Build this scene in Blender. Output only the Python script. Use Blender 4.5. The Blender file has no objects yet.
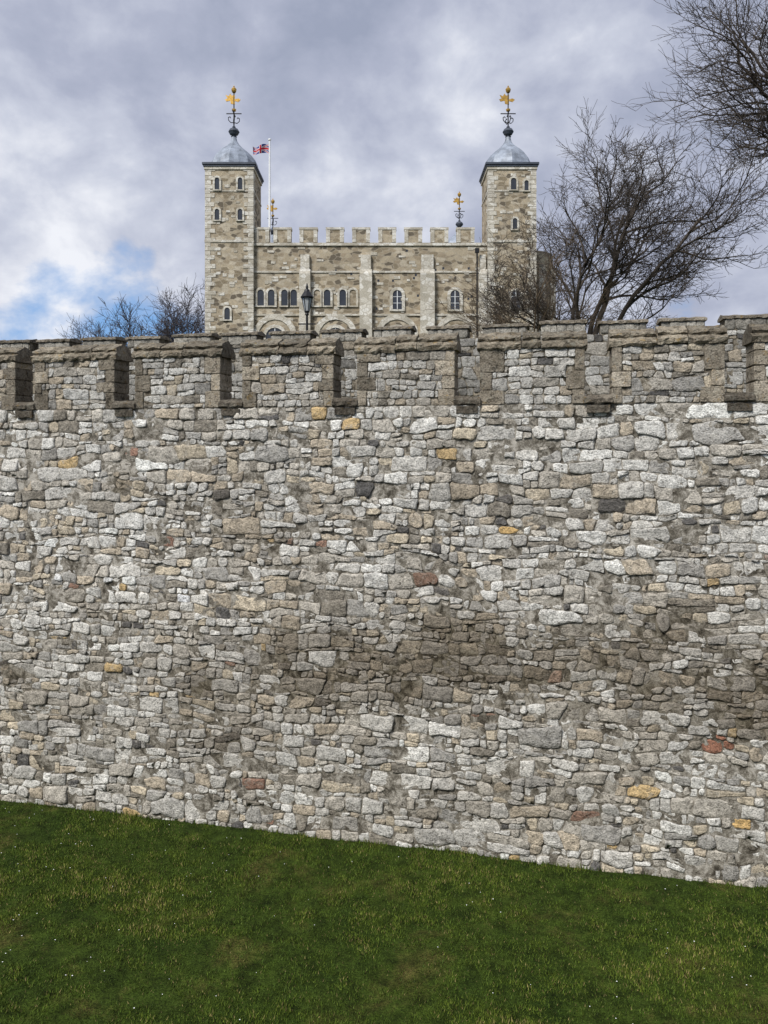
import bpy, math, random
import numpy as np
from mathutils import Vector, noise, kdtree, Matrix

random.seed(7); np.random.seed(7)
scene = bpy.context.scene
scene.view_settings.view_transform = 'Standard'
scene.view_settings.look = 'None'
scene.view_settings.exposure = 0

D0 = 14.87
UX, UY = 0.9766, -0.2149
NX, NY = 0.2149, 0.9766
def W(u, w, z):
    return (u*UX + w*NX, D0 + u*UY + w*NY, z)

# ------------------------------------------------------------ materials
class NT:
    def __init__(s, nt): s.nt = nt; s.n = nt.nodes; s.l = nt.links
    def add(s, t, **kw):
        nd = s.n.new(t)
        for k, v in kw.items(): setattr(nd, k, v)
        return nd
    def link(s, a, b): s.l.new(a, b)
    def val(s, nd, name, v):
        if hasattr(v, 'is_output'): s.l.new(v, nd.inputs[name])
        else: nd.inputs[name].default_value = v
    def math(s, op, a, b=0.0, clamp=False):
        nd = s.add('ShaderNodeMath', operation=op, use_clamp=clamp)
        s.val(nd, 0, a); s.val(nd, 1, b); return nd.outputs[0]
    def mix(s, f, a, b, blend='MIX'):
        nd = s.add('ShaderNodeMixRGB', blend_type=blend)
        s.val(nd, 0, f); s.val(nd, 1, a); s.val(nd, 2, b); return nd.outputs[0]
    def noise(s, vec, scale, detail=4, rough=0.6, dist=0.0):
        nd = s.add('ShaderNodeTexNoise')
        if vec is not None: s.link(vec, nd.inputs['Vector'])
        nd.inputs['Scale'].default_value = scale
        nd.inputs['Detail'].default_value = detail
        nd.inputs['Roughness'].default_value = rough
        nd.inputs['Distortion'].default_value = dist
        return nd.outputs['Fac']
    def ramp(s, f, stops, interp='LINEAR'):
        nd = s.add('ShaderNodeValToRGB'); s.link(f, nd.inputs[0])
        cr = nd.color_ramp; cr.interpolation = interp
        while len(cr.elements) < len(stops): cr.elements.new(0.5)
        for e, (p, c) in zip(cr.elements, stops):
            e.position = p; e.color = (c[0], c[1], c[2], 1) if not isinstance(c, (int, float)) else (c, c, c, 1)
        return nd.outputs[0]
    def coords(s, scale=(1, 1, 1)):
        tc = s.add('ShaderNodeTexCoord'); mp = s.add('ShaderNodeMapping')
        mp.inputs['Scale'].default_value = scale
        s.link(tc.outputs['Object'], mp.inputs['Vector'])
        return mp.outputs['Vector']

def new_mat(name, rough=0.9, spec=0.2, metal=0.0):
    m = bpy.data.materials.new(name); m.use_nodes = True
    t = NT(m.node_tree); b = m.node_tree.nodes['Principled BSDF']
    b.inputs['Roughness'].default_value = rough
    b.inputs['Metallic'].default_value = metal
    b.inputs['Specular IOR Level'].default_value = spec
    return m, t, b

def bump(t, b, h, strength=0.5, dist=0.02):
    nd = t.add('ShaderNodeBump'); nd.inputs['Strength'].default_value = strength
    nd.inputs['Distance'].default_value = dist
    t.link(h, nd.inputs['Height']); t.link(nd.outputs[0], b.inputs['Normal'])

MORT = (0.455, 0.425, 0.37)
def mat_rubble():
    m, t, b = new_mat('rubble_stone', 0.95, 0.1)
    c = t.coords()
    at = t.add('ShaderNodeAttribute', attribute_name='Col')
    n1 = t.noise(c, 7, 4, 0.75)
    n2 = t.noise(c, 34, 3, 0.75)
    col = t.mix(1.0, at.outputs['Color'], t.ramp(n1, [(0.3, 0.55), (0.5, 1.04), (0.7, 1.38)]), 'MULTIPLY')
    col = t.mix(1.0, col, t.ramp(n2, [(0.32, 0.48), (0.5, 1.05), (0.68, 1.38)]), 'MULTIPLY')
    n4 = t.noise(c, 4.2, 5, 0.8, 0.6)
    f4 = t.math('MULTIPLY', t.ramp(n4, [(0.54, 0.0), (0.64, 0.55)]), at.outputs['Alpha'])
    col = t.mix(f4, col, (*MORT, 1))
    n5 = t.noise(c, 11, 4, 0.8, 0.4)
    col = t.mix(t.ramp(n5, [(0.56, 0.0), (0.65, 0.8)]), col, (0.085, 0.075, 0.06, 1))
    t.link(col, b.inputs['Base Color'])
    h = t.math('ADD', t.math('MULTIPLY', n1, 1.6), t.math('MULTIPLY', n2, 0.8))
    bump(t, b, h, 1.0, 0.04)
    return m

def mat_mortar():
    m, t, b = new_mat('old_mortar', 0.97, 0.1)
    c = t.coords()
    n1 = t.noise(c, 5, 5, 0.78, .4); n2 = t.noise(c, 50, 3, 0.7)
    at = t.add('ShaderNodeAttribute', attribute_name='Col')
    col = t.ramp(n1, [(0.37, (0.06, 0.052, 0.04)), (0.49, (0.21, 0.19, 0.155)), (0.60, MORT)])
    col = t.mix(1, col, t.ramp(n2, [(0.3, 0.6), (0.7, 1.3)]), 'MULTIPLY')
    col = t.mix(1, col, at.outputs['Color'], 'MULTIPLY')
    t.link(col, b.inputs['Base Color'])
    bump(t, b, n2, 1.0, 0.02)
    return m

def mat_dressed(name, c1, c2, c3, lichen=True):
    m, t, b = new_mat(name, 0.93, 0.15)
    c = t.coords()
    n1 = t.noise(c, 3.2, 5, 0.72, 0.3); n2 = t.noise(c, 34, 3, 0.75); n3 = t.noise(c, 8, 4, 0.7, .6)
    col = t.ramp(n1, [(0.3, c1), (0.5, c2), (0.7, c3)])
    col = t.mix(1, col, t.ramp(n2, [(0.28, 0.4), (0.5, 1.0), (0.72, 1.4)]), 'MULTIPLY')
    if lichen:
        col = t.mix(t.ramp(n3, [(0.54, 0.0), (0.66, 0.75)]), col, (0.38, 0.36, 0.30, 1))
        n4 = t.noise(c, 6.2, 4, 0.75, .3)
        col = t.mix(t.ramp(n4, [(0.60, 0.0), (0.67, 0.65)]), col, (0.30, 0.19, 0.05, 1))
        n6 = t.noise(c, 9.7, 4, 0.75, .5)
        col = t.mix(t.ramp(n6, [(0.54, 0.0), (0.63, 0.8)]), col, (0.05, 0.043, 0.033, 1))
    at = t.add('ShaderNodeAttribute', attribute_name='Col')
    col = t.mix(1, col, at.outputs['Color'], 'MULTIPLY')
    t.link(col, b.inputs['Base Color'])
    bump(t, b, t.math('ADD', n3, n2), 1.0, 0.04)
    return m

def mat_masonry(name, cols, scale=(2.2, 2.2, 3.8), mortar=(0.3, 0.27, 0.22), grime=0.4):
    m, t, b = new_mat(name, 0.95, 0.12)
    c = t.coords(scale)
    nz = t.add('ShaderNodeTexNoise'); nz.inputs['Scale'].default_value = 1.5; t.link(c, nz.inputs['Vector'])
    vm = t.add('ShaderNodeVectorMath', operation='MULTIPLY_ADD')
    t.link(nz.outputs['Color'], vm.inputs[0]); vm.inputs[1].default_value = (.35, .35, .35); t.link(c, vm.inputs[2])
    v1 = t.add('ShaderNodeTexVoronoi'); t.link(vm.outputs[0], v1.inputs['Vector']); v1.inputs['Scale'].default_value = 1
    v2 = t.add('ShaderNodeTexVoronoi', feature='DISTANCE_TO_EDGE'); t.link(vm.outputs[0], v2.inputs['Vector']); v2.inputs['Scale'].default_value = 1
    sp = t.add('ShaderNodeSeparateColor'); t.link(v1.outputs['Color'], sp.inputs[0])
    n = len(cols)
    col = t.ramp(sp.outputs[0], [((i + 0.0) / n, cc) for i, cc in enumerate(cols)], 'CONSTANT')
    oc = t.coords()
    n2 = t.noise(oc, 11, 4, 0.7)
    col = t.mix(1, col, t.ramp(n2, [(0.3, 0.6), (0.5, 1.0), (0.7, 1.3)]), 'MULTIPLY')
    col = t.mix(t.ramp(v2.outputs['Distance'], [(0.0, 0.9), (0.09, 0.0)]), col, (*mortar, 1))
    n3 = t.noise(oc, 0.35, 6, 0.75, 0.4)
    col = t.mix(t.ramp(n3, [(0.42, 0.0), (0.66, grime)]), col, (0.12, 0.10, 0.075, 1))
    t.link(col, b.inputs['Base Color'])
    bump(t, b, n2, 0.6, 0.05)
    return m

def mat_plain(name, col, rough=0.6, metal=0.0, var=0.3, sc=6, spec=0.3):
    m, t, b = new_mat(name, rough, spec, metal)
    c = t.coords(); n = t.noise(c, sc, 4, 0.65)
    cc = t.mix(1, (*col, 1), t.ramp(n, [(0.3, 1 - var), (0.7, 1 + var)]), 'MULTIPLY')
    t.link(cc, b.inputs['Base Color']); bump(t, b, n, 0.3, 0.02)
    return m

def mat_simple(name, col, rough=0.6, metal=0.0, spec=0.3):
    m, t, b = new_mat(name, rough, spec, metal)
    oi = t.add('ShaderNodeNewGeometry')
    cc = t.mix(1, (*col, 1), t.ramp(oi.outputs['Random Per Island'], [(0, .75), (1, 1.25)]), 'MULTIPLY')
    t.link(cc, b.inputs['Base Color'])
    return m

def mat_attr(name, rough=0.8, spec=0.2, trans=False):
    m, t, b = new_mat(name, rough, spec)
    at = t.add('ShaderNodeAttribute', attribute_name='Col')
    t.link(at.outputs['Color'], b.inputs['Base Color'])
    return m

M_rubble = mat_rubble(); M_mortar = mat_mortar()
M_coping = mat_dressed('weathered_coping', (0.11, 0.092, 0.068), (0.24, 0.205, 0.16), (0.38, 0.335, 0.265))
M_quoin = mat_dressed('dressed_quoin', (0.19, 0.165, 0.125), (0.34, 0.30, 0.24), (0.49, 0.445, 0.37))
M_inner = mat_masonry('inner_wall_masonry', [(0.26, 0.235, 0.19), (0.34, 0.31, 0.255), (0.2, 0.175, 0.14), (0.39, 0.355, 0.3)], (3, 3, 5.2), (0.18, 0.155, 0.12))
M_keep = mat_masonry('keep_ragstone', [(0.42, 0.355, 0.255), (0.25, 0.205, 0.14), (0.49, 0.43, 0.33), (0.33, 0.27, 0.19), (0.14, 0.118, 0.088), (0.44, 0.37, 0.265)],
                     (1.5, 1.5, 2.6), (0.40, 0.35, 0.27), 0.45)
M_port = mat_masonry('keep_pale_ashlar', [(0.64, 0.605, 0.53), (0.56, 0.525, 0.45), (0.68, 0.655, 0.59), (0.46, 0.425, 0.35)], (1.3, 1.3, 2.2), (0.40, 0.36, 0.29), 0.35)
M_lead = mat_plain('lead_roof', (0.25, 0.28, 0.33), 0.5, 0.1, 0.4, 1.3)
M_leaddk = mat_plain('lead_dark', (0.06, 0.07, 0.09), 0.5, 0.1, 0.3, 2)
M_gold = mat_plain('gilding', (0.48, 0.29, 0.07), 0.4, 0.6, 0.4, 4)
M_iron = mat_plain('black_iron', (0.02, 0.02, 0.022), 0.45, 0.3, 0.3, 8)
M_glass = mat_plain('window_glass', (0.03, 0.035, 0.045), 0.15, 0.0, 0.3, 1, 0.6)
M_lampglass = mat_plain('lamp_glass', (0.35, 0.37, 0.38), 0.1, 0.0, 0.1, 3, 0.6)
M_white = mat_plain('white_paint', (0.75, 0.76, 0.76), 0.5, 0, 0.08, 4)
M_flag = mat_attr('flag_cloth', 0.8)

# ------------------------------------------------------------ mesh accumulator
def empty(name, loc=(0, 0, 0)):
    e = bpy.data.objects.new(name, None); scene.collection.objects.link(e); e.location = loc
    e.empty_display_size = 0.5
    return e

class Acc:
    def __init__(s): s.v = []; s.f = []; s.c = []
    def face(s, *i): s.f.append(tuple(i))
    def addv(s, p, c=None): s.v.append(tuple(p)); s.c.append(c if c else (1, 1, 1)); return len(s.v) - 1
    def box(s, x0, x1, y0, y1, z0, z1, tf=None, c=None):
        b = len(s.v)
        for z in (z0, z1):
            for x, y in ((x0, y0), (x1, y0), (x1, y1), (x0, y1)):
                p = (x, y, z)
                s.addv(tf(*p) if tf else p, c)
        for q in ((0, 3, 2, 1), (4, 5, 6, 7), (0, 1, 5, 4), (1, 2, 6, 5), (2, 3, 7, 6), (3, 0, 4, 7)):
            s.f.append(tuple(b + i for i in q))
    def lathe(s, prof, cx, cy, seg=24, rib=0.0, ribn=8, c=None, square=0):
        rings = []
        for r, z in prof:
            ring = []
            for k in range(seg):
                a = 2 * math.pi * k / seg
                rr = r
                if rib and k % (seg // ribn) == 0: rr = r * (1 + rib)
                ring.append(s.addv((cx + rr * math.cos(a), cy + rr * math.sin(a), z), c))
            rings.append(ring)
        for a, b in zip(rings[:-1], rings[1:]):
            for k in range(seg):
                k2 = (k + 1) % seg
                s.f.append((a[k], a[k2], b[k2], b[k]))
        s.f.append(tuple(reversed(rings[0]))); s.f.append(tuple(rings[-1]))
    def prism(s, poly, axis_fn, d0, d1, c=None):
        n = len(poly); b = len(s.v)
        for d in (d0, d1):
            for a_, b_ in poly: s.addv(axis_fn(a_, b_, d), c)
        s.f.append(tuple(b + i for i in range(n))); s.f.append(tuple(b + n + i for i in reversed(range(n))))
        for i in range(n):
            j = (i + 1) % n
            s.f.append((b + i, b + n + i, b + n + j, b + j))
    def build(s, name, mat, parent=None, smooth=False, fix=True):
        me = bpy.data.meshes.new(name)
        me.from_pydata(s.v, [], s.f)
        ca = me.color_attributes.new('Col', 'FLOAT_COLOR', 'POINT')
        arr = np.ones((len(s.v), 4), dtype=np.float32); arr[:, :3] = np.array([c[:3] for c in s.c], dtype=np.float32)
        arr[:, 3] = np.array([c[3] if len(c) > 3 else 1.0 for c in s.c], dtype=np.float32)
        ca.data.foreach_set('color', arr.ravel())
        if smooth: me.polygons.foreach_set('use_smooth', [True] * len(me.polygons))
        me.materials.append(mat); me.update()
        if fix:
            import bmesh
            bm = bmesh.new(); bm.from_mesh(me); bmesh.ops.recalc_face_normals(bm, faces=bm.faces); bm.to_mesh(me); bm.free()
        o = bpy.data.objects.new(name, me); scene.collection.objects.link(o)
        if parent: o.parent = parent
        return o

# ------------------------------------------------------------ rubble stones
def bulge(u, z):
    return 0.05 * noise.noise(Vector((u * 0.35, z * 0.35, 3.1))) + 0.03 * noise.noise(Vector((u * 1.1, z * 1.1, 9.1)))

PAL = [((0.55, 0.53, 0.485), 31), ((0.48, 0.445, 0.385), 24), ((0.66, 0.645, 0.60), 29), ((0.46, 0.395, 0.305), 13),
       ((0.38, 0.365, 0.335), 12), ((0.26, 0.235, 0.195), 8), ((0.53, 0.46, 0.35), 6), ((0.12, 0.115, 0.11), 2.5),
       ((0.52, 0.38, 0.20), 0.6), ((0.31, 0.19, 0.14), 0.5)]
PALW = [p[1] for p in PAL]
def gauss(x, m, s): return math.exp(-((x - m) / s) ** 2)
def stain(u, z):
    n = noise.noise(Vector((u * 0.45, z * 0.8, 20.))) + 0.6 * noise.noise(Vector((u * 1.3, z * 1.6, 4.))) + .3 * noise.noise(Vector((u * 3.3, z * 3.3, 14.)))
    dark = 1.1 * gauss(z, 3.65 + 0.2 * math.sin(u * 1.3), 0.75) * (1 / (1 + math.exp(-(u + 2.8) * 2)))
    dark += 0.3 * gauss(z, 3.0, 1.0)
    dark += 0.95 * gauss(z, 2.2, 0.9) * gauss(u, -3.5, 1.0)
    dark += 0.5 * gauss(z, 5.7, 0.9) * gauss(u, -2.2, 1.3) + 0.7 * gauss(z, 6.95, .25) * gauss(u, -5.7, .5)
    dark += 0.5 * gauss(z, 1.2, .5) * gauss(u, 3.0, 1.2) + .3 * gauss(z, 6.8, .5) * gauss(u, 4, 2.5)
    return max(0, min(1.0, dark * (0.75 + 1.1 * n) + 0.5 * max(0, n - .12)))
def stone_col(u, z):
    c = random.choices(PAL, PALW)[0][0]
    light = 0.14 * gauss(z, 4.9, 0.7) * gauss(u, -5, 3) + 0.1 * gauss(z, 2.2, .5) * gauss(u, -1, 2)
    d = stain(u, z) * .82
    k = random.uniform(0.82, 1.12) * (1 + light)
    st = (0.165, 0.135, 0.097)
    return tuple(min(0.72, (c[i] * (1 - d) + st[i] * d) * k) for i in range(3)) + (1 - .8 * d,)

def chaikin(poly, q=0.23):
    out = []
    n = len(poly)
    for i in range(n):
        a = poly[i]; b = poly[(i + 1) % n]
        out.append((a[0] * (1 - q) + b[0] * q, a[1] * (1 - q) + b[1] * q))
        out.append((a[0] * q + b[0] * (1 - q), a[1] * q + b[1] * (1 - q)))
    return out

def add_stone(A, poly, col, proud, w0=0.0, back=0.03, gap=0.012, rnd=1, rough=1.0, q=0.15, use_bulge=True):
    cx = sum(p[0] for p in poly) / len(poly); cz = sum(p[1] for p in poly) / len(poly)
    hw = (max(p[0] for p in poly) - min(p[0] for p in poly)) / 2; hh = (max(p[1] for p in poly) - min(p[1] for p in poly)) / 2
    kx = max(.4, 1 - gap / max(hw, .01)); kz = max(.4, 1 - gap / max(hh, .01))
    pp = [(cx + (x - cx) * kx, cz + (z - cz) * kz) for x, z in poly]
    for i in range(rnd): pp = chaikin(pp, q)
    if rough > 0:
        out = []
        for i in range(len(pp)):
            a = pp[i]; b_ = pp[(i + 1) % len(pp)]
            L = math.hypot(b_[0] - a[0], b_[1] - a[1]); k = max(1, int(L / .06))
            for j in range(k):
                s_ = j / k; out.append((a[0] + (b_[0] - a[0]) * s_, a[1] + (b_[1] - a[1]) * s_))
        e = .007 * rough
        pp = [(x + random.gauss(0, e), z + random.gauss(0, e)) for x, z in out]
    n = len(pp)
    tx = random.gauss(0, .05) * rough; tz = random.gauss(0, .06) * rough
    sd = random.uniform(0, 50)
    size = min(hw, hh) * 2
    e1 = max(.84, 1 - .018 / max(size, .02))
    rings = [(1.0, -back), (1.0, proud * 0.7), (e1, proud * .98), (0.6, proud)]
    idx = []
    bg = bulge(cx, cz) if use_bulge else 0
    for ri, (s, d) in enumerate(rings):
        ring = []
        for x, z in pp:
            X = cx + (x - cx) * s; Z = cz + (z - cz) * s
            dd = d
            if ri >= 1:
                dd += (X - cx) * tx + (Z - cz) * tz + 0.022 * rough * noise.noise(Vector((X * 10 + sd, Z * 12, sd)))
                dd = max(dd, -.012)
            ring.append(A.addv(W(X, w0 - dd + bg, Z), col))
        idx.append(ring)
    c0 = A.addv(W(cx, w0 - proud + bg + 0.006 * random.uniform(-1, 1) * rough, cz), col)
    for a, b in zip(idx[:-1], idx[1:]):
        for k in range(n):
            k2 = (k + 1) % n; A.f.append((a[k], a[k2], b[k2], b[k]))
    last = idx[-1]
    for k in range(n): A.f.append((last[k], last[(k + 1) % n], c0))

def clip(poly, nx, nz, d):
    out = []
    n = len(poly)
    for i in range(n):
        a = poly[i]; b = poly[(i + 1) % n]
        da = a[0] * nx + a[1] * nz - d; db = b[0] * nx + b[1] * nz - d
        if da <= 0: out.append(a)
        if (da < 0 and db > 0) or (da > 0 and db < 0):
            t = da / (da - db); out.append((a[0] + (b[0] - a[0]) * t, a[1] + (b[1] - a[1]) * t))
    return out

def coursed(u0, u1, z0, z1, have=.19, amp=.13, zone=None):
    zs = [z0]
    while zs[-1] < z1:
        h = have * random.uniform(.6, 1.45) * (zone(zs[-1]) if zone else 1); zs.append(zs[-1] + h)
    sc_ = (z1 - z0) / (zs[-1] - z0); zs = [z0 + (z - z0) * sc_ for z in zs]
    K = len(zs) - 1; sd = random.uniform(0, 50)
    def bnd(k, u):
        if k == 0: return z0
        if k == K: return z1
        a = min(1, min(k, K - k) / 2)
        return zs[k] + a * (amp * noise.noise(Vector((u * .75, k * 3.7 + sd, 1))) + amp * .45 * noise.noise(Vector((u * 2.6, k * 5.3 + sd, 4))))
    def quad(ua, ub, sa, sb, lo, hi, wild):
        n = max(1, int((ub - ua) / .16)); zb = lo((ua + ub) / 2); zt = hi((ua + ub) / 2); h = zt - zb
        bot = []; top = []
        for i in range(n + 1):
            s = i / n
            xb = ua - sa * h / 2 + (ub - sb * h / 2 - ua + sa * h / 2) * s
            xt = ua + sa * h / 2 + (ub + sb * h / 2 - ua - sa * h / 2) * s
            bot.append((xb, lo(xb) + random.gauss(0, .055 * h) * wild)); top.append((xt, hi(xt) + random.gauss(0, .055 * h) * wild))
        return bot + top[::-1]
    for k in range(K):
        u = u0; sl = 0.0
        while u < u1 - .05:
            lo = bnd(k, u + .12); hi = bnd(k + 1, u + .12); h = hi - lo
            if h < .035: u += .1; continue
            reg = noise.noise(Vector((u * .5, zs[k] * .6, 40))) > -0.02
            w = max(.11, h) * random.choice([random.uniform(.65, 1.2), random.uniform(1.1, 1.9), random.uniform(1.6, 2.8)])
            w = min(max(w, .1), .8)
            if h < .1: w = random.uniform(.12, .4)
            ub = min(u + w, u1)
            if u1 - ub < .08: ub = u1
            sr = 0.0 if ub == u1 else random.gauss(0, .10 if reg else .28)
            sr = max(-.55, min(.55, sr))
            L = lambda x, k=k: bnd(k, x); H = lambda x, k=k: bnd(k + 1, x)
            r = random.random(); wild = .4 if reg else 1.1
            if h > .37 or (h > .19 and r < .27):
                nsp = 3 if h > .34 and random.random() < .4 else 2
                cuts = [0] + sorted([(i + random.uniform(-.25, .25)) / nsp for i in range(1, nsp)]) + [1]
                tl = random.gauss(0, .14)
                fn = [(lambda x, c=c, tl=tl, ua=u, ub_=ub: L(x) + (H(x) - L(x)) * min(1, max(0, c + (tl * ((x - ua) / (ub_ - ua) - .5) if 0 < c < 1 else 0)))) for c in cuts]
                for a in range(nsp):
                    if w > .24 and random.random() < .45:
                        mid = u + (ub - u) * random.uniform(.35, .65)
                        yield quad(u, mid, sl / nsp, 0, fn[a], fn[a + 1], wild), reg
                        yield quad(mid, ub, 0, sr / nsp, fn[a], fn[a + 1], wild), reg
                    else: yield quad(u, ub, sl / nsp, sr / nsp, fn[a], fn[a + 1], wild), reg
            else:
                yield quad(u, ub, sl, sr, L, H, wild), reg
            u = ub; sl = sr

wall = empty('castle_curtain_wall')
ZS = 8.56
UL, UR = -13.5, 13.0
A = Acc()
def zone(z):
    if z < 1.6: return 1.25
    if 2.7 < z < 4.3: return 0.8
    if 6.6 < z < 7.4: return 1.15
    return 1.0
nst = 0
def area(poly): return abs(sum(poly[k][0] * poly[(k + 1) % len(poly)][1] - poly[(k + 1) % len(poly)][0] * poly[k][1] for k in range(len(poly)))) / 2
for poly, reg in coursed(UL, UR, -0.25, ZS, have=.19, amp=.17, zone=zone):
    if area(poly) < .002: continue
    cx = sum(p[0] for p in poly) / len(poly); cz = sum(p[1] for p in poly) / len(poly)
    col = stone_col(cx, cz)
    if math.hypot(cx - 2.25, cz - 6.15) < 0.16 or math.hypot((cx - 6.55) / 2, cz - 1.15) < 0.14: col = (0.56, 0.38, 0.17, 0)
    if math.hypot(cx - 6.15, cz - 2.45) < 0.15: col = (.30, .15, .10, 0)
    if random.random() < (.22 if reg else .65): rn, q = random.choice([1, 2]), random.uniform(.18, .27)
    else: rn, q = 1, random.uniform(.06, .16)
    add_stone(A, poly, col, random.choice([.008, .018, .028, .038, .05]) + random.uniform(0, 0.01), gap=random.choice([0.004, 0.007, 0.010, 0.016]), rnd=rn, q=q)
    nst += 1
print('stones', nst, len(A.v))
A.build('rubble_facing', M_rubble, wall, smooth=True, fix=False)

A = Acc()
nu, nz = 190, 64
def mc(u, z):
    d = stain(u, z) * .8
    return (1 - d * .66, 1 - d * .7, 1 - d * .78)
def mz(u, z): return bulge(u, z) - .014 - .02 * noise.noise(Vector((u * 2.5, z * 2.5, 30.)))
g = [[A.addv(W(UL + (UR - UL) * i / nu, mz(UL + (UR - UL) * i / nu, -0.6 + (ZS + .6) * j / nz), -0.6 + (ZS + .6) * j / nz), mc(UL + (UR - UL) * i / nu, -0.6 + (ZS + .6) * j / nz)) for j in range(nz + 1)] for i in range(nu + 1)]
for i in range(nu):
    for j in range(nz): A.face(g[i][j], g[i + 1][j], g[i + 1][j + 1], g[i][j + 1])
A.build('mortar_bed', M_mortar, wall, smooth=True, fix=False)
A = Acc()
A.box(UL, UR, 0.12, 1.6, -0.6, ZS - 0.003, tf=W)
A.build('wall_core', M_mortar, wall)
A = Acc()
A.box(-60, UL - .002, -0.02, 1.6, -0.6, ZS, tf=W); A.box(UR + .002, 60, -0.02, 1.6, -0.6, ZS, tf=W)
A.build('wall_far_runs', M_inner, wall)

# merlons
AR, AQ, AC, AK = Acc(), Acc(), Acc(), Acc()
DEP = 0.55
def slab(Acx, u0, u1, prof, jit=0.012, col=None):
    n = max(2, int((u1 - u0) / 0.07)); k = len(prof); sd = random.uniform(0, 99)
    rings = []
    for i in range(n + 1):
        u = u0 + (u1 - u0) * i / n; r = []
        for j, (w, z) in enumerate(prof):
            dz = 1.8 * jit * noise.noise(Vector((u * 7 + sd, j * 3.3, 0))); dw = 2.2 * jit * noise.noise(Vector((u * 8, j * 4.1 + sd, 7)))
            r.append(Acx.addv(W(u, w + dw, z + dz), col))
        rings.append(r)
    for a, b in zip(rings[:-1], rings[1:]):
        for j in range(k):
            j2 = (j + 1) % k; Acx.face(a[j], b[j], b[j2], a[j2])
    Acx.face(*rings[0]); Acx.face(*reversed(rings[-1]))

for i in range(-6, 7):
    m0 = -0.545 + 2.41 * i; m1 = m0 + 1.94
    if m1 > UR or m0 < UL: continue
    ztop = 9.62
    AK.box(m0 + .03, m1 - .03, 0.0, DEP - .03, ZS - .002, ztop, tf=W, c=(.8, .77, .72))
    zc = ZS; k = 0
    wl = {}
    while zc < ztop - .12:
        h = random.uniform(.22, .38)
        if ztop - zc - h < .14: h = ztop - zc
        a = (.40 if (k + i) % 2 else .22) * random.uniform(.8, 1.2); b = (.22 if (k + i) % 2 else .38) * random.uniform(.8, 1.2)
        for (x0, x1) in ((m0, m0 + a), (m1 - b, m1)):
            t_ = random.uniform(.55, 1.3); cc = (t_, t_ * .98, t_ * .95)
            add_stone(AQ, [(x0, zc), (x1, zc), (x1, zc + h), (x0, zc + h)], cc, 0.03 + random.uniform(0, .015), w0=0.0, back=DEP, gap=0.004, rnd=1, rough=0.45, q=.06, use_bulge=False)
        wl[k] = (zc, zc + h, m0 + a, m1 - b)
        zc += h; k += 1
    for poly, reg in coursed(m0 + .15, m1 - .15, ZS + .004, ztop - .004, have=.17, amp=.10):
        cx = sum(p[0] for p in poly) / len(poly); cz = sum(p[1] for p in poly) / len(poly)
        row = [r for r in wl.values() if r[0] <= cz < r[1]]
        if row:
            poly = clip(poly, -1, 0, -row[0][2])
            if len(poly) > 2: poly = clip(poly, 1, 0, row[0][3])
        if len(poly) < 3 or area(poly) < .003: continue
        c = stone_col(cx, 8); t_ = .82
        add_stone(AR, poly, tuple(x * t_ for x in c), random.uniform(.01, .035), gap=.007, use_bulge=False, w0=.0)
    cuts = [m0 - .05, m0 + random.uniform(.5, .8), m0 + random.uniform(1.1, 1.4), m1 + .05]
    for a, b in zip(cuts[:-1], cuts[1:]):
        dz = random.uniform(-.02, .02); t_ = random.uniform(.7, 1.4); cc = (t_, t_, t_ * .97)
        slab(AC, a + .006, b - .006, [(-.045, 9.61 + dz), (-.08, 9.65 + dz), (-.085, 9.71 + dz), (.02, 9.79 + dz), (.02, 9.80 + dz), (DEP - .02, 9.80 + dz), (DEP + .08, 9.72 + dz), (DEP + .08, 9.62 + dz)], .02, cc)
        slab(AC, a + .02, b - .015, [(-.0, 9.78 + dz), (-.035, 9.82 + dz), (-.02, 9.86 + dz), (.18, 9.93 + dz), (.23, 9.97 + dz), (.32, 9.97 + dz), (.37, 9.93 + dz), (DEP, 9.86 + dz), (DEP, 9.78 + dz)], .02, tuple(x * .9 for x in cc))
    g0, g1 = m1, m0 + 2.41
    t_ = random.uniform(.45, .8); cc = (t_, t_, t_)
    slab(AC, g0 - .02, g1 + .02, [(-.09, ZS + .03), (-.10, ZS + .1), (.0, ZS + .17), (DEP, ZS + .2), (DEP, ZS + .0), (-.06, ZS + .0)], .014, cc)
    slab(AC, g0 + .03, g1 - .03, [(-.07, ZS - .16), (-.08, ZS - .02), (.1, ZS - .005), (.1, ZS - .16)], .014, tuple(x * .8 for x in cc))
AR.build('merlon_rubble', M_rubble, wall, smooth=True, fix=False)
AQ.build('merlon_quoins', M_quoin, wall, smooth=False, fix=True)
AC.build('merlon_coping', M_coping, wall)
AK.build('merlon_cores', M_mortar, wall)

# ------------------------------------------------------------ inner wall
iw = empty('inner_battlement_wall')
A = Acc(); B = Acc(); C_ = Acc()
IW0 = 7.9
A.box(-60, 60, IW0, IW0 + .9, 7.0, 10.95, tf=W, c=(.6, .57, .52))
u = -40
while u < 40:
    bw = 1.22 + random.uniform(-.08, .08); zt = 11.26 + random.uniform(-.03, .03)
    A.box(u, u + bw, IW0 + .002, IW0 + .6, 10.952, zt, tf=W, c=(.7, .67, .62))
    if -17 < u < 13:
        x = u
        while x < u + bw - .1:
            w_ = min(random.uniform(.2, .5), u + bw - x)
            t_ = random.uniform(.4, .8)
            add_stone(C_, [(x, 10.96), (x + w_, 10.96), (x + w_, zt), (x, zt)], (.5 * t_, .47 * t_, .41 * t_, .4), .03, w0=IW0, rough=.5, use_bulge=False, gap=.006)
            x += w_
    t_ = random.uniform(.7, 1.2)
    slab(B, u - .05, u + bw + .05, [(IW0 - .08, zt + .002), (IW0 - .08, zt + .07), (IW0 + .3, zt + .15), (IW0 + .68, zt + .07), (IW0 + .68, zt + .002)], .015, (t_, t_, t_))
    u += 1.65
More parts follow.
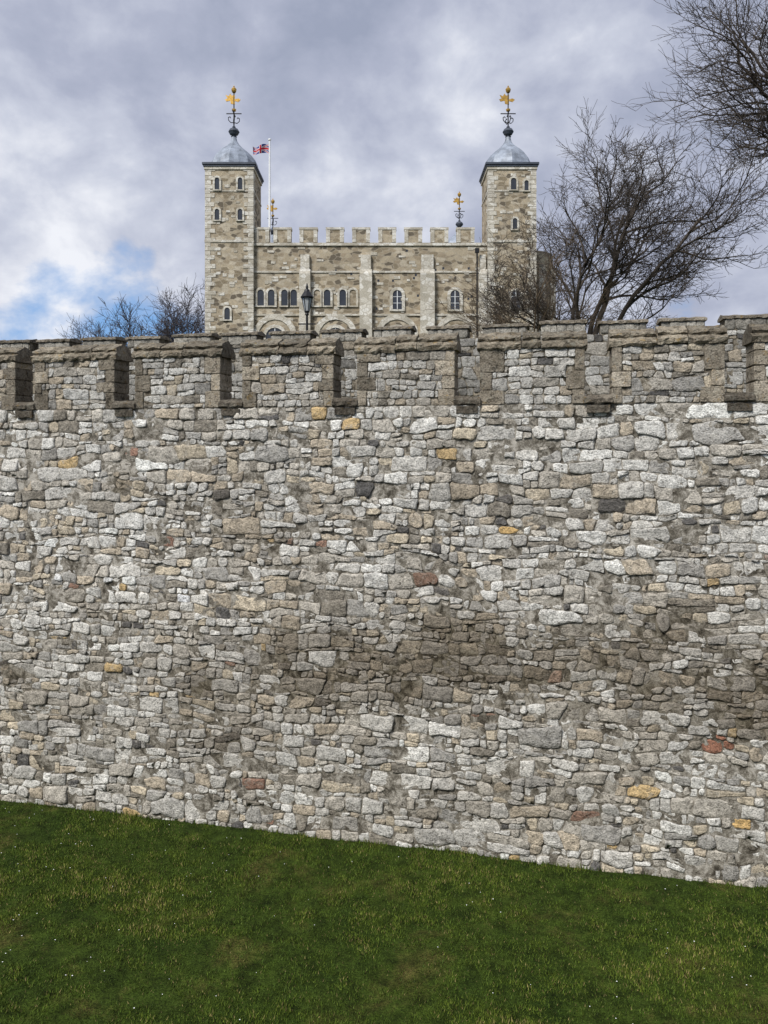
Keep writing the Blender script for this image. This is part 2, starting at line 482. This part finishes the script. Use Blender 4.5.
for poly, reg in coursed(-17, 13, 8.3, 10.95, have=.24, amp=.1):
    if area(poly) < .003: continue
    c = stone_col(poly[0][0], 8); t_ = random.uniform(.5, .75)
    add_stone(C_, poly, (c[0] * t_, c[1] * t_, c[2] * t_, .4), random.uniform(.01, .04), w0=IW0, use_bulge=False, gap=.01)
A.build('wall_core', M_mortar, iw); B.build('coping', M_coping, iw); C_.build('rubble_facing', M_rubble, iw, smooth=True, fix=False)

# ------------------------------------------------------------ ground
def ground_z(u, w):
    base = 0.0
    if w > 0.4: base = 8.0
    elif w < -13.3: base = 6.1
    elif w < -6.6:
        t = (-6.6 - w) / 6.7; base = 6.1 * t
    if w < 0.4: base += 0.05 * noise.noise(Vector((u * .5, w * .5, 0))) * (1 if w < -0.3 else .6)
    return base
ws = [-1500, -400, -100, -40, -20] + [-16 + .5 * k for k in range(0, 33)] + [0.35, 0.45, 1, 3, 8, 20, 60, 200, 600, 2500]
us = [-2500, -800, -200, -60, -30, -22] + [-18 + .5 * k for k in range(0, 65)] + [18, 30, 60, 200, 800, 2500]
A = Acc()
g = [[A.addv(W(a, b, ground_z(a, b))) for b in ws] for a in us]
for i in range(len(us) - 1):
    for j in range(len(ws) - 1): A.face(g[i][j], g[i + 1][j], g[i + 1][j + 1], g[i][j + 1])
m, t, b = new_mat('turf', 0.95, 0.1)
c = t.coords(); n1 = t.noise(c, .7, 5, .65, .3); n2 = t.noise(c, 30, 3, .7); n3 = t.noise(c, 3.2, 5, .75)
col = t.ramp(n1, [(.3, (.022, .040, .006)), (.55, (.040, .062, .009)), (.72, (.10, .085, .026))])
col = t.mix(1, col, t.ramp(n3, [(.35, .4), (.65, 1.5)]), 'MULTIPLY'); col = t.mix(1, col, t.ramp(n2, [(.3, .45), (.7, 1.4)]), 'MULTIPLY')
t.link(col, b.inputs['Base Color']); bump(t, b, n2, 1, .04)
A.build('ground', m, None, smooth=True, fix=False)

N = 300000
uu = np.random.uniform(-10.5, 8.5, N); wwp = np.random.uniform(-6.6, 0.02, N)
GS = .125
gx, gw = np.meshgrid(np.arange(-12, 10.5, GS), np.arange(-8, .51, GS), indexing='ij')
gz = np.vectorize(lambda a, b: ground_z(a, min(b, 0.3)))(gx, gw)
pn = np.vectorize(lambda a, b: .9 * noise.noise(Vector((a * .45, b * .6, 5))) + .6 * noise.noise(Vector((a * 1.5, b * 2.0, 8))) + 1.0 * noise.noise(Vector((a * 3.2, b * 4.2, 2))))(gx, gw)
def samp(G, a, b):
    fi = (a + 12) / GS; fj = (b + 8) / GS
    i = np.floor(fi).astype(int); j = np.floor(fj).astype(int); di = fi - i; dj = fj - j
    return G[i, j] * (1 - di) * (1 - dj) + G[i + 1, j] * di * (1 - dj) + G[i, j + 1] * (1 - di) * dj + G[i + 1, j + 1] * di * dj
pv = samp(pn, uu, wwp)
keepm = np.random.rand(N) < np.clip(.75 + .8 * pv, .15, 1)
uu = uu[keepm]; wwp = wwp[keepm]; pv = pv[keepm]; N = len(uu)
bz = samp(gz, uu, wwp)
ang = np.random.uniform(0, 2 * np.pi, N); hh = np.random.uniform(.015, .048, N) * (1 + .6 * pv)
edge = wwp > -0.12; hh[edge] *= np.random.uniform(1.0, 3.0, edge.sum())
wd = np.random.uniform(.004, .009, N)
lean = np.random.uniform(-.03, .03, (N, 2))
P = np.zeros((N, 3, 3))
px = uu * UX + wwp * NX; py = D0 + uu * UY + wwp * NY
P[:, 0] = np.stack([px - np.cos(ang) * wd, py - np.sin(ang) * wd, bz - .005], 1)
P[:, 1] = np.stack([px + np.cos(ang) * wd, py + np.sin(ang) * wd, bz - .005], 1)
P[:, 2] = np.stack([px + lean[:, 0], py + lean[:, 1], bz + hh], 1)
me = bpy.data.meshes.new('grass')
me.vertices.add(N * 3); me.vertices.foreach_set('co', P.ravel().astype(np.float32))
me.loops.add(N * 3); me.loops.foreach_set('vertex_index', np.arange(N * 3, dtype=np.int32))
me.polygons.add(N); me.polygons.foreach_set('loop_start', np.arange(0, N * 3, 3, dtype=np.int32)); me.polygons.foreach_set('loop_total', np.full(N, 3, dtype=np.int32))
me.update(calc_edges=True)
c1 = np.array([.050, .095, .009]); c2 = np.array([.105, .135, .018]); c3 = np.array([.22, .18, .07])
mx = np.clip(.4 + .6 * pv + np.random.uniform(-.3, .3, N), 0, 1)[:, None]
C = c1 * (1 - mx) + c2 * mx
dry = (np.random.rand(N) < (.06 + .35 * np.clip(pv - .3, 0, 1)))
C[dry] = c3
C *= np.random.uniform(.45, 1.45, (N, 1)) * (0.92 + .45 * np.clip(pv, -1, 1))[:, None]
CC = np.ones((N, 3, 4), dtype=np.float32); CC[:, :, :3] = C[:, None, :]
ca = me.color_attributes.new('Col', 'FLOAT_COLOR', 'POINT'); ca.data.foreach_set('color', CC.ravel())
me.materials.append(mat_attr('grass_blade', .7, .2))
o = bpy.data.objects.new('grass', me); scene.collection.objects.link(o)
A = Acc()
for k in range(200):
    cu = random.choice([-7, -6, -3, 2, 6]) + random.gauss(0, 1.6); cw = random.uniform(-6.5, -.3)
    if not -11 < cu < 9: continue
    z = ground_z(cu, cw) + .05; r = random.uniform(.005, .011)
    ring = [A.addv(W(cu + r * math.cos(a * math.pi / 3), cw + r * math.sin(a * math.pi / 3), z + .006)) for a in range(6)]
    cc = A.addv(W(cu, cw, z))
    for a in range(6): A.face(ring[a], ring[(a + 1) % 6], cc)
A.build('daisies', M_white)

# ------------------------------------------------------------ castle keep
keep = empty('castle_keep')
F = 83.0
def arch(cx, z0, w, h, n=8):
    r = w / 2; pts = [(cx - r, z0), (cx + r, z0)]
    for k in range(n + 1):
        a = math.pi * k / n; pts.append((cx + r * math.cos(a), z0 + h - r + r * math.sin(a)))
    return pts
XZ = lambda a, b, d: (a, d, b)
Kb, Kp, Kg, Kw = Acc(), Acc(), Acc(), Acc()
Kb.box(-14.4, 11.4, F, F + 37, 7.5, 29.9)
Kb.box(-19, 16, F + 3, F + 38, 7.5, 29.85)
Kp.box(-14, 11.3, F - .25, F - .003, 7.5, 13)
for px in (-12.9, -11.1, -8.25, -5.35, -2.5, .35, 3.2, 6.05, 8.9):
    x0 = px - .95; x1 = px + .95
    if px < -12: x0, x1 = -14.1, -12.55
    Kb.box(x0, x1, F - .05, F + .7, 29.902, 31.3)
    Kp.box(x0 - .06, x1 + .06, F - .12, F + .76, 31.302, 31.55)
    Kp.box(x0 - .02, x0 + .4, F - .09, F - .052, 29.95, 31.3); Kp.box(x1 - .4, x1 + .02, F - .09, F - .052, 29.95, 31.3)
for k in range(12):
    y = F + 6 + 2.9 * k
    Kb.box(15.2, 15.95, y, y + 1.8, 29.86, 31.4); Kb.box(-18.95, -18.2, y, y + 1.8, 29.86, 31.4)
Kp.box(-14.2, 11.25, F - .16, F - .003, 29.55, 29.85)
Kp.box(-14.2, 11.25, F - .10, F - .004, 26.6, 26.8)
Kp.box(-14.2, 11.25, F - .14, F - .005, 21.9, 22.1)
for x0, x1 in ((-9.2, -8.0), (-2.65, -1.3), (3.95, 5.5), (10.3, 11.2)):
    Kp.box(x0, x1, F - .62, F - .006, 7.5, 26.4)
    Kp.box(x0 + .12, x1 - .12, F - .4, F - .007, 26.402, 28.5)
    Kp.prism([(F - .62, 26.40), (F - .4, 26.9), (F - .4, 26.403)], lambda a, b, d: (d, a, b), x0 + .01, x1 - .01)
for k in range(26):
    x = random.uniform(-13, 10); z = random.uniform(22.5, 29)
    Kg.box(x, x + .22, F - .01, F - .006, z, z + .25)
for k in range(90):
    x = random.uniform(-14, 10.5); z = random.uniform(21, 29.3); w_ = random.uniform(.3, .8)
    Kp.box(x, x + w_, F - .035 - k * .0003, F - .008, z, z + random.uniform(.2, .35))
def window(cx, z0, w, h, y, fr=.22, blind=False):
    o = arch(cx, z0 - fr * .6, w + 2 * fr, h + fr * 1.6); i = arch(cx, z0, w, h)
    n = len(o); b = len(Kp.v)
    for d in (y - .16, y - .004):
        for p in o: Kp.addv((p[0], d, p[1]))
        for p in i: Kp.addv((p[0], d, p[1]))
    for k in range(n):
        j = (k + 1) % n
        Kp.face(b + k, b + j, b + n + j, b + n + k)
        Kp.face(b + k, b + 2 * n + k, b + 2 * n + j, b + j)
        Kp.face(b + n + k, b + n + j, b + 3 * n + j, b + 3 * n + k)
    G = Kb if blind else Kg
    G.prism(i, XZ, y - .06, y - .005)
    if not blind and w > .9:
        Kw.box(cx - .035, cx + .035, y - .09, y - .062, z0 + .05, z0 + h - .05)
        for q in (.33, .66): Kw.box(cx - w / 2 + .04, cx + w / 2 - .04, y - .085, y - .064, z0 + h * q - .02, z0 + h * q + .02)
for cx in (-13.45, -12.3, -10.85, -9.85): window(cx, 23.0, .72, 1.75, F, .24)
for cx in (-7.3, -6.2, -4.5, -3.4): window(cx, 23.0, .72, 1.75, F, .24, blind=(cx in (-7.3, -3.4)))
window(1.45, 22.6, 1.0, 2.1, F, .34); window(7.75, 22.6, 1.0, 2.1, F, .34)
for cx in (-11.9, -5.3, 1.4, 7.9):
    window(cx, 14, 3.6, 7.5, F, .6, blind=True)
    window(cx, 15, 2.0, 5.6, F - .03, .35)
Ki = Acc(); Ki.box(10.0, 10.16, F - .8, F - .64, 8, 29); Ki.box(9.85, 10.3, F - .86, F - .6, 28.6, 29.1)
caps, capd, gold, iron = Acc(), Acc(), Acc(), Acc()
def turret(x0, x1, y0, y1, zt, wins, detailed=True):
    Kb.box(x0, x1, y0, y1, 7.5, zt)
    cx, cy = (x0 + x1) / 2, (y0 + y1) / 2
    Kp.box(x0 - .06, x1 + .06, y0 - .06, y1 + .06, zt - 2.9, zt - 2.72)
    Kp.box(x0 - .08, x1 + .08, y0 - .08, y1 + .08, zt - 8.4, zt - 8.15)
    if detailed:
        z = 14.0; k = 0
        while z < zt - .5:
            a = (1.05 if k % 2 else .6) * random.uniform(.85, 1.15); b_ = .6 if k % 2 else 1.05
            for yy in (y0,):
                Kp.box(x0 - .035, x0 + a, yy - .05, yy + b_, z + .02, z + .46)
                Kp.box(x1 - a, x1 + .035, yy - .05, yy + b_, z + .02, z + .46)
            z += .48; k += 1
        for q in range(30):
            x = random.uniform(x0 + 1, x1 - 1.6); z = random.uniform(21, zt - 1); w_ = random.uniform(.3, .7)
            Kp.box(x, x + w_, y0 - .035 - q * .0004, y0 - .008, z, z + random.uniform(.2, .35))
    Kp.box(x0 - .12, x1 + .12, y0 - .12, y1 + .12, zt - .5, zt - .2)
    capd.box(x0 - .3, x1 + .3, y0 - .3, y1 + .3, zt + .002, zt + .22)
    capd.box(x0 - .2, x1 + .2, y0 - .2, y1 + .2, zt - .198, zt)
    s = (x1 - x0) / 5.4
    prof = [(2.72, zt + .22), (2.7, zt + .5), (2.58, zt + .95), (2.35, zt + 1.45), (1.98, zt + 1.95), (1.5, zt + 2.4), (1.0, zt + 2.8), (.6, zt + 3.2), (.36, zt + 3.6), (.26, zt + 4.1)]
    caps.lathe([(r * s, z) for r, z in prof], cx, cy, 32, .06, 8)
    capd.lathe([(.22, zt + 4.0), (.34, zt + 4.1), (.2, zt + 4.2), (.45, zt + 4.35), (.62, zt + 4.65), (.45, zt + 4.95), (.15, zt + 5.1), (.2, zt + 5.2), (.08, zt + 5.3)], cx, cy, 16)
    zv = zt + 5.2
    iron.lathe([(.075, zv), (.06, zv + 4.4)], cx, cy, 8)
    for a in range(4):
        dx, dy = math.cos(a * math.pi / 2 + .3), math.sin(a * math.pi / 2 + .3)
        pts = [(.0, .5), (.35, .45), (.6, .7), (.62, 1.0), (.42, 1.1), (.35, .95)]
        for (r0, q0), (r1, q1) in zip(pts[:-1], pts[1:]):
            p0 = Vector((cx + dx * r0, cy + dy * r0, zv + q0)); p1 = Vector((cx + dx * r1, cy + dy * r1, zv + q1))
            n = Vector((-dy, dx, 0)) * .035; m_ = (p1 - p0).normalized().cross(n).normalized() * .035
            b = len(iron.v)
            for p in (p0, p1):
                for q in (n + m_, n - m_, -n - m_, -n + m_): iron.addv(p + q)
            for q in ((0, 1, 5, 4), (1, 2, 6, 5), (2, 3, 7, 6), (3, 0, 4, 7)): iron.face(*[b + t for t in q])
    iron.box(cx - .85, cx + .85, cy - .04, cy + .04, zv + 1.45, zv + 1.54); iron.box(cx - .04, cx + .04, cy - .85, cy + .85, zv + 1.46, zv + 1.55)
    gold.lathe([(.05, zv + 1.7), (.22, zv + 1.8), (.25, zv + 1.98), (.05, zv + 2.1)], cx, cy, 10)
    pen = [(-.85, 2.85), (-.4, 2.95), (-.35, 2.6), (.1, 2.5), (.1, 3.6), (-.25, 3.5), (-.4, 3.75), (-.6, 3.45), (-.95, 3.6), (-.72, 3.2), (-1.0, 3.1)]
    gold.prism([(cx + a, zv + b) for a, b in pen], XZ, cy - .04, cy + .04)
    gold.prism([(cx + .1, zv + 2.9), (cx + .5, zv + 2.8), (cx + .75, zv + 3.05), (cx + .5, zv + 3.2), (cx + .1, zv + 3.1)], XZ, cy - .035, cy + .035)
    gold.lathe([(.18, zv + 3.85), (.26, zv + 4.0), (.3, zv + 4.2), (.22, zv + 4.35), (.05, zv + 4.42), (.09, zv + 4.52), (.03, zv + 4.65)], cx, cy, 10)
    for (wx, wz, w, h) in wins: window(wx, wz, w, h, y0, .2)
turret(-19.4, -14.2, F - .5, F + 4.7, 38.2, [(-18.1, 35.5, .5, 1.3), (-15.6, 35.5, .5, 1.3), (-18.1, 32.2, .5, 1.2), (-15.6, 32.2, .5, 1.2), (-17, 21.4, .6, 1.3)])
turret(11.3, 16.5, F - .5, F + 4.7, 38.2, [(14.05, 35.5, .6, 1.25), (15.45, 35.4, .45, 1.1), (14.2, 31.2, .5, 1.2), (14.3, 22.6, 1.0, 2.0)])
turret(9.3, 14.5, F + 34, F + 40, 38.0, [], False)
turret(-20.2, -14.9, F + 34, F + 40, 36.9, [], False)
ap = []
for k in range(17):
    a = -math.pi / 2 + math.pi * k / 16; ap.append((16.4 + 3.3 * math.cos(a), F + 6.2 + 4.2 * math.sin(a)))
Kb.prism(ap, lambda a, b, d: (a, b, d), 7.5, 29.6)
for k in range(2, 14, 3):
    a = -math.pi / 2 + math.pi * k / 16; x, y = 16.4 + 3.35 * math.cos(a), F + 6.2 + 4.25 * math.sin(a)
    Kp.box(x - .35, x + .35, y - .3, y + .3, 7.5, 28)
Kb.build('rubble_walls', M_keep, keep); Kp.build('pale_dressings', M_port, keep)
Kg.build('window_panes', M_glass, keep); Kw.build('window_bars', M_white, keep)
Ki.build('downpipe', M_iron, keep); caps.build('lead_domes', M_lead, keep); capd.build('dome_eaves_and_finials', M_leaddk, keep)
gold.build('gilded_weathervanes', M_gold, keep); iron.build('vane_ironwork', M_iron, keep)

fp = empty('flagpole')
A = Acc(); fx, fy = -14.75, 98.0
A.lathe([(.17, 29.9), (.13, 40), (.1, 47.0)], fx, fy, 10); A.lathe([(.05, 47.0), (.2, 47.1), (.2, 47.25), (.04, 47.35)], fx, fy, 10)
A.build('pole', M_white, fp)
A = Acc(); nx_, nz_ = 60, 36; FWd, FH = 2.1, 1.15
def jack(s, t):
    x = s * 60 - 30; y = t * 30 - 15
    R = (.40, .02, .035); Wh = (.5, .5, .52); B_ = (.02, .035, .20)
    if abs(x) < 3 or abs(y) < 3: return R
    if abs(x) < 5 or abs(y) < 5: return Wh
    d1 = (x - 2 * y) / math.sqrt(5); d2 = (x + 2 * y) / math.sqrt(5)
    for d in (d1, d2):
        if abs(d) < 1.1: return R
    for d in (d1, d2):
        if abs(d) < 3: return Wh
    return B_
for i in range(nx_):
    for j in range(nz_):
        col = jack((i + .5) / nx_, (j + .5) / nz_); b = len(A.v)
        for a, c_ in ((i, j), (i + 1, j), (i + 1, j + 1), (i, j + 1)):
            s = a / nx_; t_ = c_ / nz_
            A.addv((fx - .1 - s * FWd, fy + .35 * math.sin(s * 8 + t_) * (.3 + s), 45.4 + t_ * FH * (1 - .15 * s) - .1 * s * s + .14 * math.sin(s * 7)), col)
        A.face(b, b + 1, b + 2, b + 3)
A.build('union_flag', M_flag, fp, fix=False)

lp = empty('street_lamp')
A = Acc(); lx, ly = -3.04, 30.0
A.lathe([(.16, 8.0), (.16, 8.5), (.11, 8.6), (.09, 9.0), (.06, 9.3), (.045, 12.9), (.08, 12.95), (.05, 13.05)], lx, ly, 12)
A.box(lx - .35, lx + .35, ly - .02, ly + .02, 12.55, 12.6)
A.lathe([(.09, 13.02), (.11, 13.08), (.04, 13.1)], lx, ly, 6)
for k in range(6):
    a = k * math.pi / 3
    b = len(A.v)
    for r, z in ((.11, 13.08), (.22, 13.6)):
        for e in (-.07, .07): A.addv((lx + r * math.cos(a + e), ly + r * math.sin(a + e), z))
        for e in (.07, -.07): A.addv((lx + (r - .02) * math.cos(a + e), ly + (r - .02) * math.sin(a + e), z))
    for q in ((0, 1, 5, 4), (1, 2, 6, 5), (2, 3, 7, 6), (3, 0, 4, 7)): A.face(*[b + t for t in q])
A.lathe([(.25, 13.6), (.26, 13.64), (.12, 13.85), (.1, 13.93), (.05, 13.96), (.05, 14.05), (.02, 14.18)], lx, ly, 12)
A.build('post_and_lantern_frame', M_iron, lp)
A = Acc(); A.lathe([(.09, 13.09), (.195, 13.59)], lx, ly, 6); A.build('lantern_glass', M_lampglass, lp)

# ------------------------------------------------------------ trees
def make_tree(name, base, trunk_h, trunk_r, counts, seed, mat, limbs, rmin=.014, spread=(35, 65), trop=.10, ratio=(.58, .82), wig=.16):
    rnd = random.Random(seed); A = Acc()
    def tube(pts, rad, sides):
        rings = []
        for i, p in enumerate(pts):
            d = (pts[min(i + 1, len(pts) - 1)] - pts[max(i - 1, 0)]).normalized()
            x = d.orthogonal().normalized(); y = d.cross(x)
            rings.append([A.addv(p + x * (rad[i] * math.cos(6.2832 * k / sides)) + y * (rad[i] * math.sin(6.2832 * k / sides))) for k in range(sides)])
        for a, b in zip(rings[:-1], rings[1:]):
            for k in range(sides):
                k2 = (k + 1) % sides; A.face(a[k], a[k2], b[k2], b[k])
    def grow(p, d, L, r, lvl):
        ns = [9, 9, 7, 5, 4, 3, 3][min(lvl, 6)]
        pts = [p.copy()]; rad = [r]; dirs = [d.copy()]
        last = lvl >= len(counts)
        for i in range(ns):
            d = (d + Vector((rnd.gauss(0, wig), rnd.gauss(0, wig), rnd.gauss(0, wig) + trop * (1 if lvl < 3 else .4)))).normalized()
            p = p + d * (L / ns); pts.append(p.copy()); dirs.append(d.copy())
            rad.append(max(rmin * .7, r * (1 - .62 * (i + 1) / ns)))
        tube(pts, rad, 8 if lvl < 2 else (5 if lvl < 3 else 3))
        if last: return
        n = counts[lvl]
        for c in range(n):
            t = .2 + .8 * (c + rnd.random()) / n
            t = min(t, 1.0); i = min(int(t * ns + .5), ns)
            ang = math.radians(rnd.uniform(*spread)) * (.4 if c == n - 1 else 1)
            ax = dirs[i].orthogonal().normalized(); ax.rotate(Matrix.Rotation(rnd.uniform(0, 6.283), 3, dirs[i]))
            nd = dirs[i].copy(); nd.rotate(Matrix.Rotation(ang, 3, ax))
            if nd.z < -.2 and lvl < 4: nd.z *= -.4
            nd.normalize()
            grow(pts[i], nd, L * rnd.uniform(*ratio), max(rmin, min(rad[i] * .8, r * rnd.uniform(.38, .6))), lvl + 1)
    p = Vector(base); top = p + Vector((0, 0, trunk_h))
    tube([p, p + Vector((.05, 0, trunk_h * .5)), top], [trunk_r, trunk_r * .85, trunk_r * .75], 10)
    for ld, ll, lr in limbs: grow(top - Vector((0, 0, .2)), Vector(ld).normalized(), ll, lr, 1)
    return A.build(name, mat, None, smooth=True, fix=False)
M_bark = mat_simple('bark', (0.062, 0.05, 0.04), .9)
M_barkb = mat_simple('bark_brown', (0.12, 0.088, 0.056), .9)
M_barkf = mat_simple('bark_far', (0.075, 0.067, 0.075), .9)
make_tree('bare_tree', (12.0, 45, 8), 5.6, .42, [0, 8, 7, 6, 5], 3, M_bark,
          [((-.5, .1, 1), 7.4, .14), ((-.12, -.3, 1), 8.2, .15), ((.22, .3, 1), 8.6, .17), ((.62, -.1, 1), 9.2, .19), ((1.05, -.1, .62), 9.6, .17), ((-.95, -.2, .7), 5.8, .11), ((1.3, .3, .25), 8.2, .13)], rmin=.014, spread=(26, 60), trop=.035, ratio=(.40, .62), wig=.19)
make_tree('bare_tree', (8.1, 42, 8), 4.4, .16, [0, 7, 6, 5], 11, M_barkb,
          [((-.4, .1, 1), 4.6, .07), ((.3, -.2, 1), 4.8, .07), ((.9, .1, .9), 4.2, .06), ((-.8, -.2, .9), 3.6, .06), ((.1, .5, 1), 4.5, .06)], rmin=.011, spread=(22, 48), trop=.04, ratio=(.42, .66))
make_tree('bare_tree', (15.0, 24, 8), 9.0, .35, [0, 10, 9, 8], 23, M_bark,
          [((-1, -.1, .55), 5.0, .075), ((-.8, .3, .9), 5.6, .09), ((-.45, -.3, 1.1), 5.6, .10), ((-1.1, .1, .25), 4.6, .065), ((.6, 0, 1), 5, .14), ((-1, .3, .75), 5.6, .08), ((-.9, -.4, .5), 4.6, .075), ((-.6, .3, .3), 3.8, .06)], rmin=.008, spread=(26, 60), trop=.02, ratio=(.36, .60), wig=.19)
make_tree('bare_tree', (-25.2, 92, 8), 8.0, .35, [0, 8, 8, 7], 31, M_barkf,
          [((-.4, .1, 1), 7.4, .15), ((.3, -.2, 1), 7.6, .15), ((.9, .1, .8), 6.8, .15), ((-.9, -.2, .8), 7, .15), ((.1, .6, 1), 7.2, .15), ((0, -.5, 1), 7.4, .14)], rmin=.026, spread=(24, 55), trop=.04, ratio=(.42, .64))
make_tree('bare_tree', (-32, 96, 8), 7.8, .32, [0, 8, 8, 7], 37, M_barkf,
          [((-.4, .1, 1), 6.6, .15), ((.3, -.2, 1), 6.9, .15), ((.9, .1, .8), 6.8, .15), ((-.9, -.2, .8), 5.6, .15), ((0, .3, 1), 6.6, .15)], rmin=.026, spread=(24, 55), trop=.04, ratio=(.42, .64))

# ------------------------------------------------------------ light + sky
S = Vector((-.50, -.70, .85)).normalized()
sun = bpy.data.lights.new('sun', 'SUN'); sun.energy = 4.1; sun.angle = math.radians(16); sun.color = (1, .975, .935)
so = bpy.data.objects.new('sun', sun); scene.collection.objects.link(so)
so.rotation_euler = (-S).to_track_quat('-Z', 'Y').to_euler()
wd_ = bpy.data.worlds.new('World'); scene.world = wd_; wd_.use_nodes = True
t = NT(wd_.node_tree); bg = wd_.node_tree.nodes['Background']; bg.inputs['Strength'].default_value = 0.1
sky = t.add('ShaderNodeTexSky', sky_type='NISHITA'); sky.sun_disc = False
sky.sun_elevation = math.asin(S.z); sky.sun_rotation = math.atan2(S.x, S.y)
tc = t.add('ShaderNodeTexCoord'); d = tc.outputs['Generated']
mp = t.add('ShaderNodeMapping'); mp.inputs['Scale'].default_value = (1, 1, 1.35); mp.inputs['Location'].default_value = (.35, 0, .1); t.link(d, mp.inputs['Vector'])
nA = t.noise(mp.outputs[0], 3.6, 5, .52, .1); nB = t.noise(mp.outputs[0], 8.0, 6, .55, .15)
sp = t.add('ShaderNodeSeparateXYZ'); t.link(d, sp.inputs[0])
def blob(vec, pw, amp):
    v = Vector(vec).normalized()
    nd = t.add('ShaderNodeVectorMath', operation='DOT_PRODUCT'); t.link(d, nd.inputs[0]); nd.inputs[1].default_value = v
    return t.math('MULTIPLY', t.math('POWER', t.math('MAXIMUM', nd.outputs['Value'], 0.0), pw), amp)
f = t.math('ADD', t.math('MULTIPLY', nA, .5), t.math('MULTIPLY', nB, .62))
for v, pw, amp in (((-.31, 1, .38), 170, .09), ((-.48, 1, .28), 220, .08), ((.08, 1, .47), 150, .08), ((.28, 1, .55), 200, .09), ((-.12, 1, .58), 60, -.05), ((-.45, 1, .19), 500, .09), ((-.5, 1, .14), 900, .12), ((-.45,1,.52), 100, -.05), ((-.05, 1, .33), 300, .03), ((0, 1, .2), 12, -.03)):
    f = t.math('ADD', f, blob(v, pw, amp))
cl = t.ramp(f, [(.40, (.34, .38, .50)), (.52, (.44, .475, .60)), (.63, (.60, .635, .745)), (.75, (.88, .90, .96))])
sc = t.add('ShaderNodeVectorMath', operation='SCALE'); t.link(cl, sc.inputs[0]); sc.inputs['Scale'].default_value = 10
gapf = t.math('ADD', t.math('MULTIPLY', t.math('SUBTRACT', 0.185, sp.outputs['Z']), 3.2), t.math('MULTIPLY', t.math('SUBTRACT', .5, nB), 1.3))
gapf = t.math('ADD', gapf, blob((-.36, 1, .165), 110, .42))
gapm = t.ramp(gapf, [(.22, 0.0), (.5, .95)])
blue = t.mix(.75, sky.outputs[0], (1.9, 4.4, 8.8, 1))
mixc = t.mix(gapm, sc.outputs[0], blue)
t.link(mixc, bg.inputs['Color'])

cam = bpy.data.cameras.new('camera'); co = bpy.data.objects.new('camera', cam); scene.collection.objects.link(co)
co.location = (0, 0, 7.8); co.rotation_euler = (math.radians(90), 0, 0)
cam.sensor_fit = 'VERTICAL'; cam.sensor_height = 24; cam.lens = 24 * 760 / 1024; cam.shift_y = -67 / 1024
cam.clip_end = 6000; cam.clip_start = .05
scene.camera = co
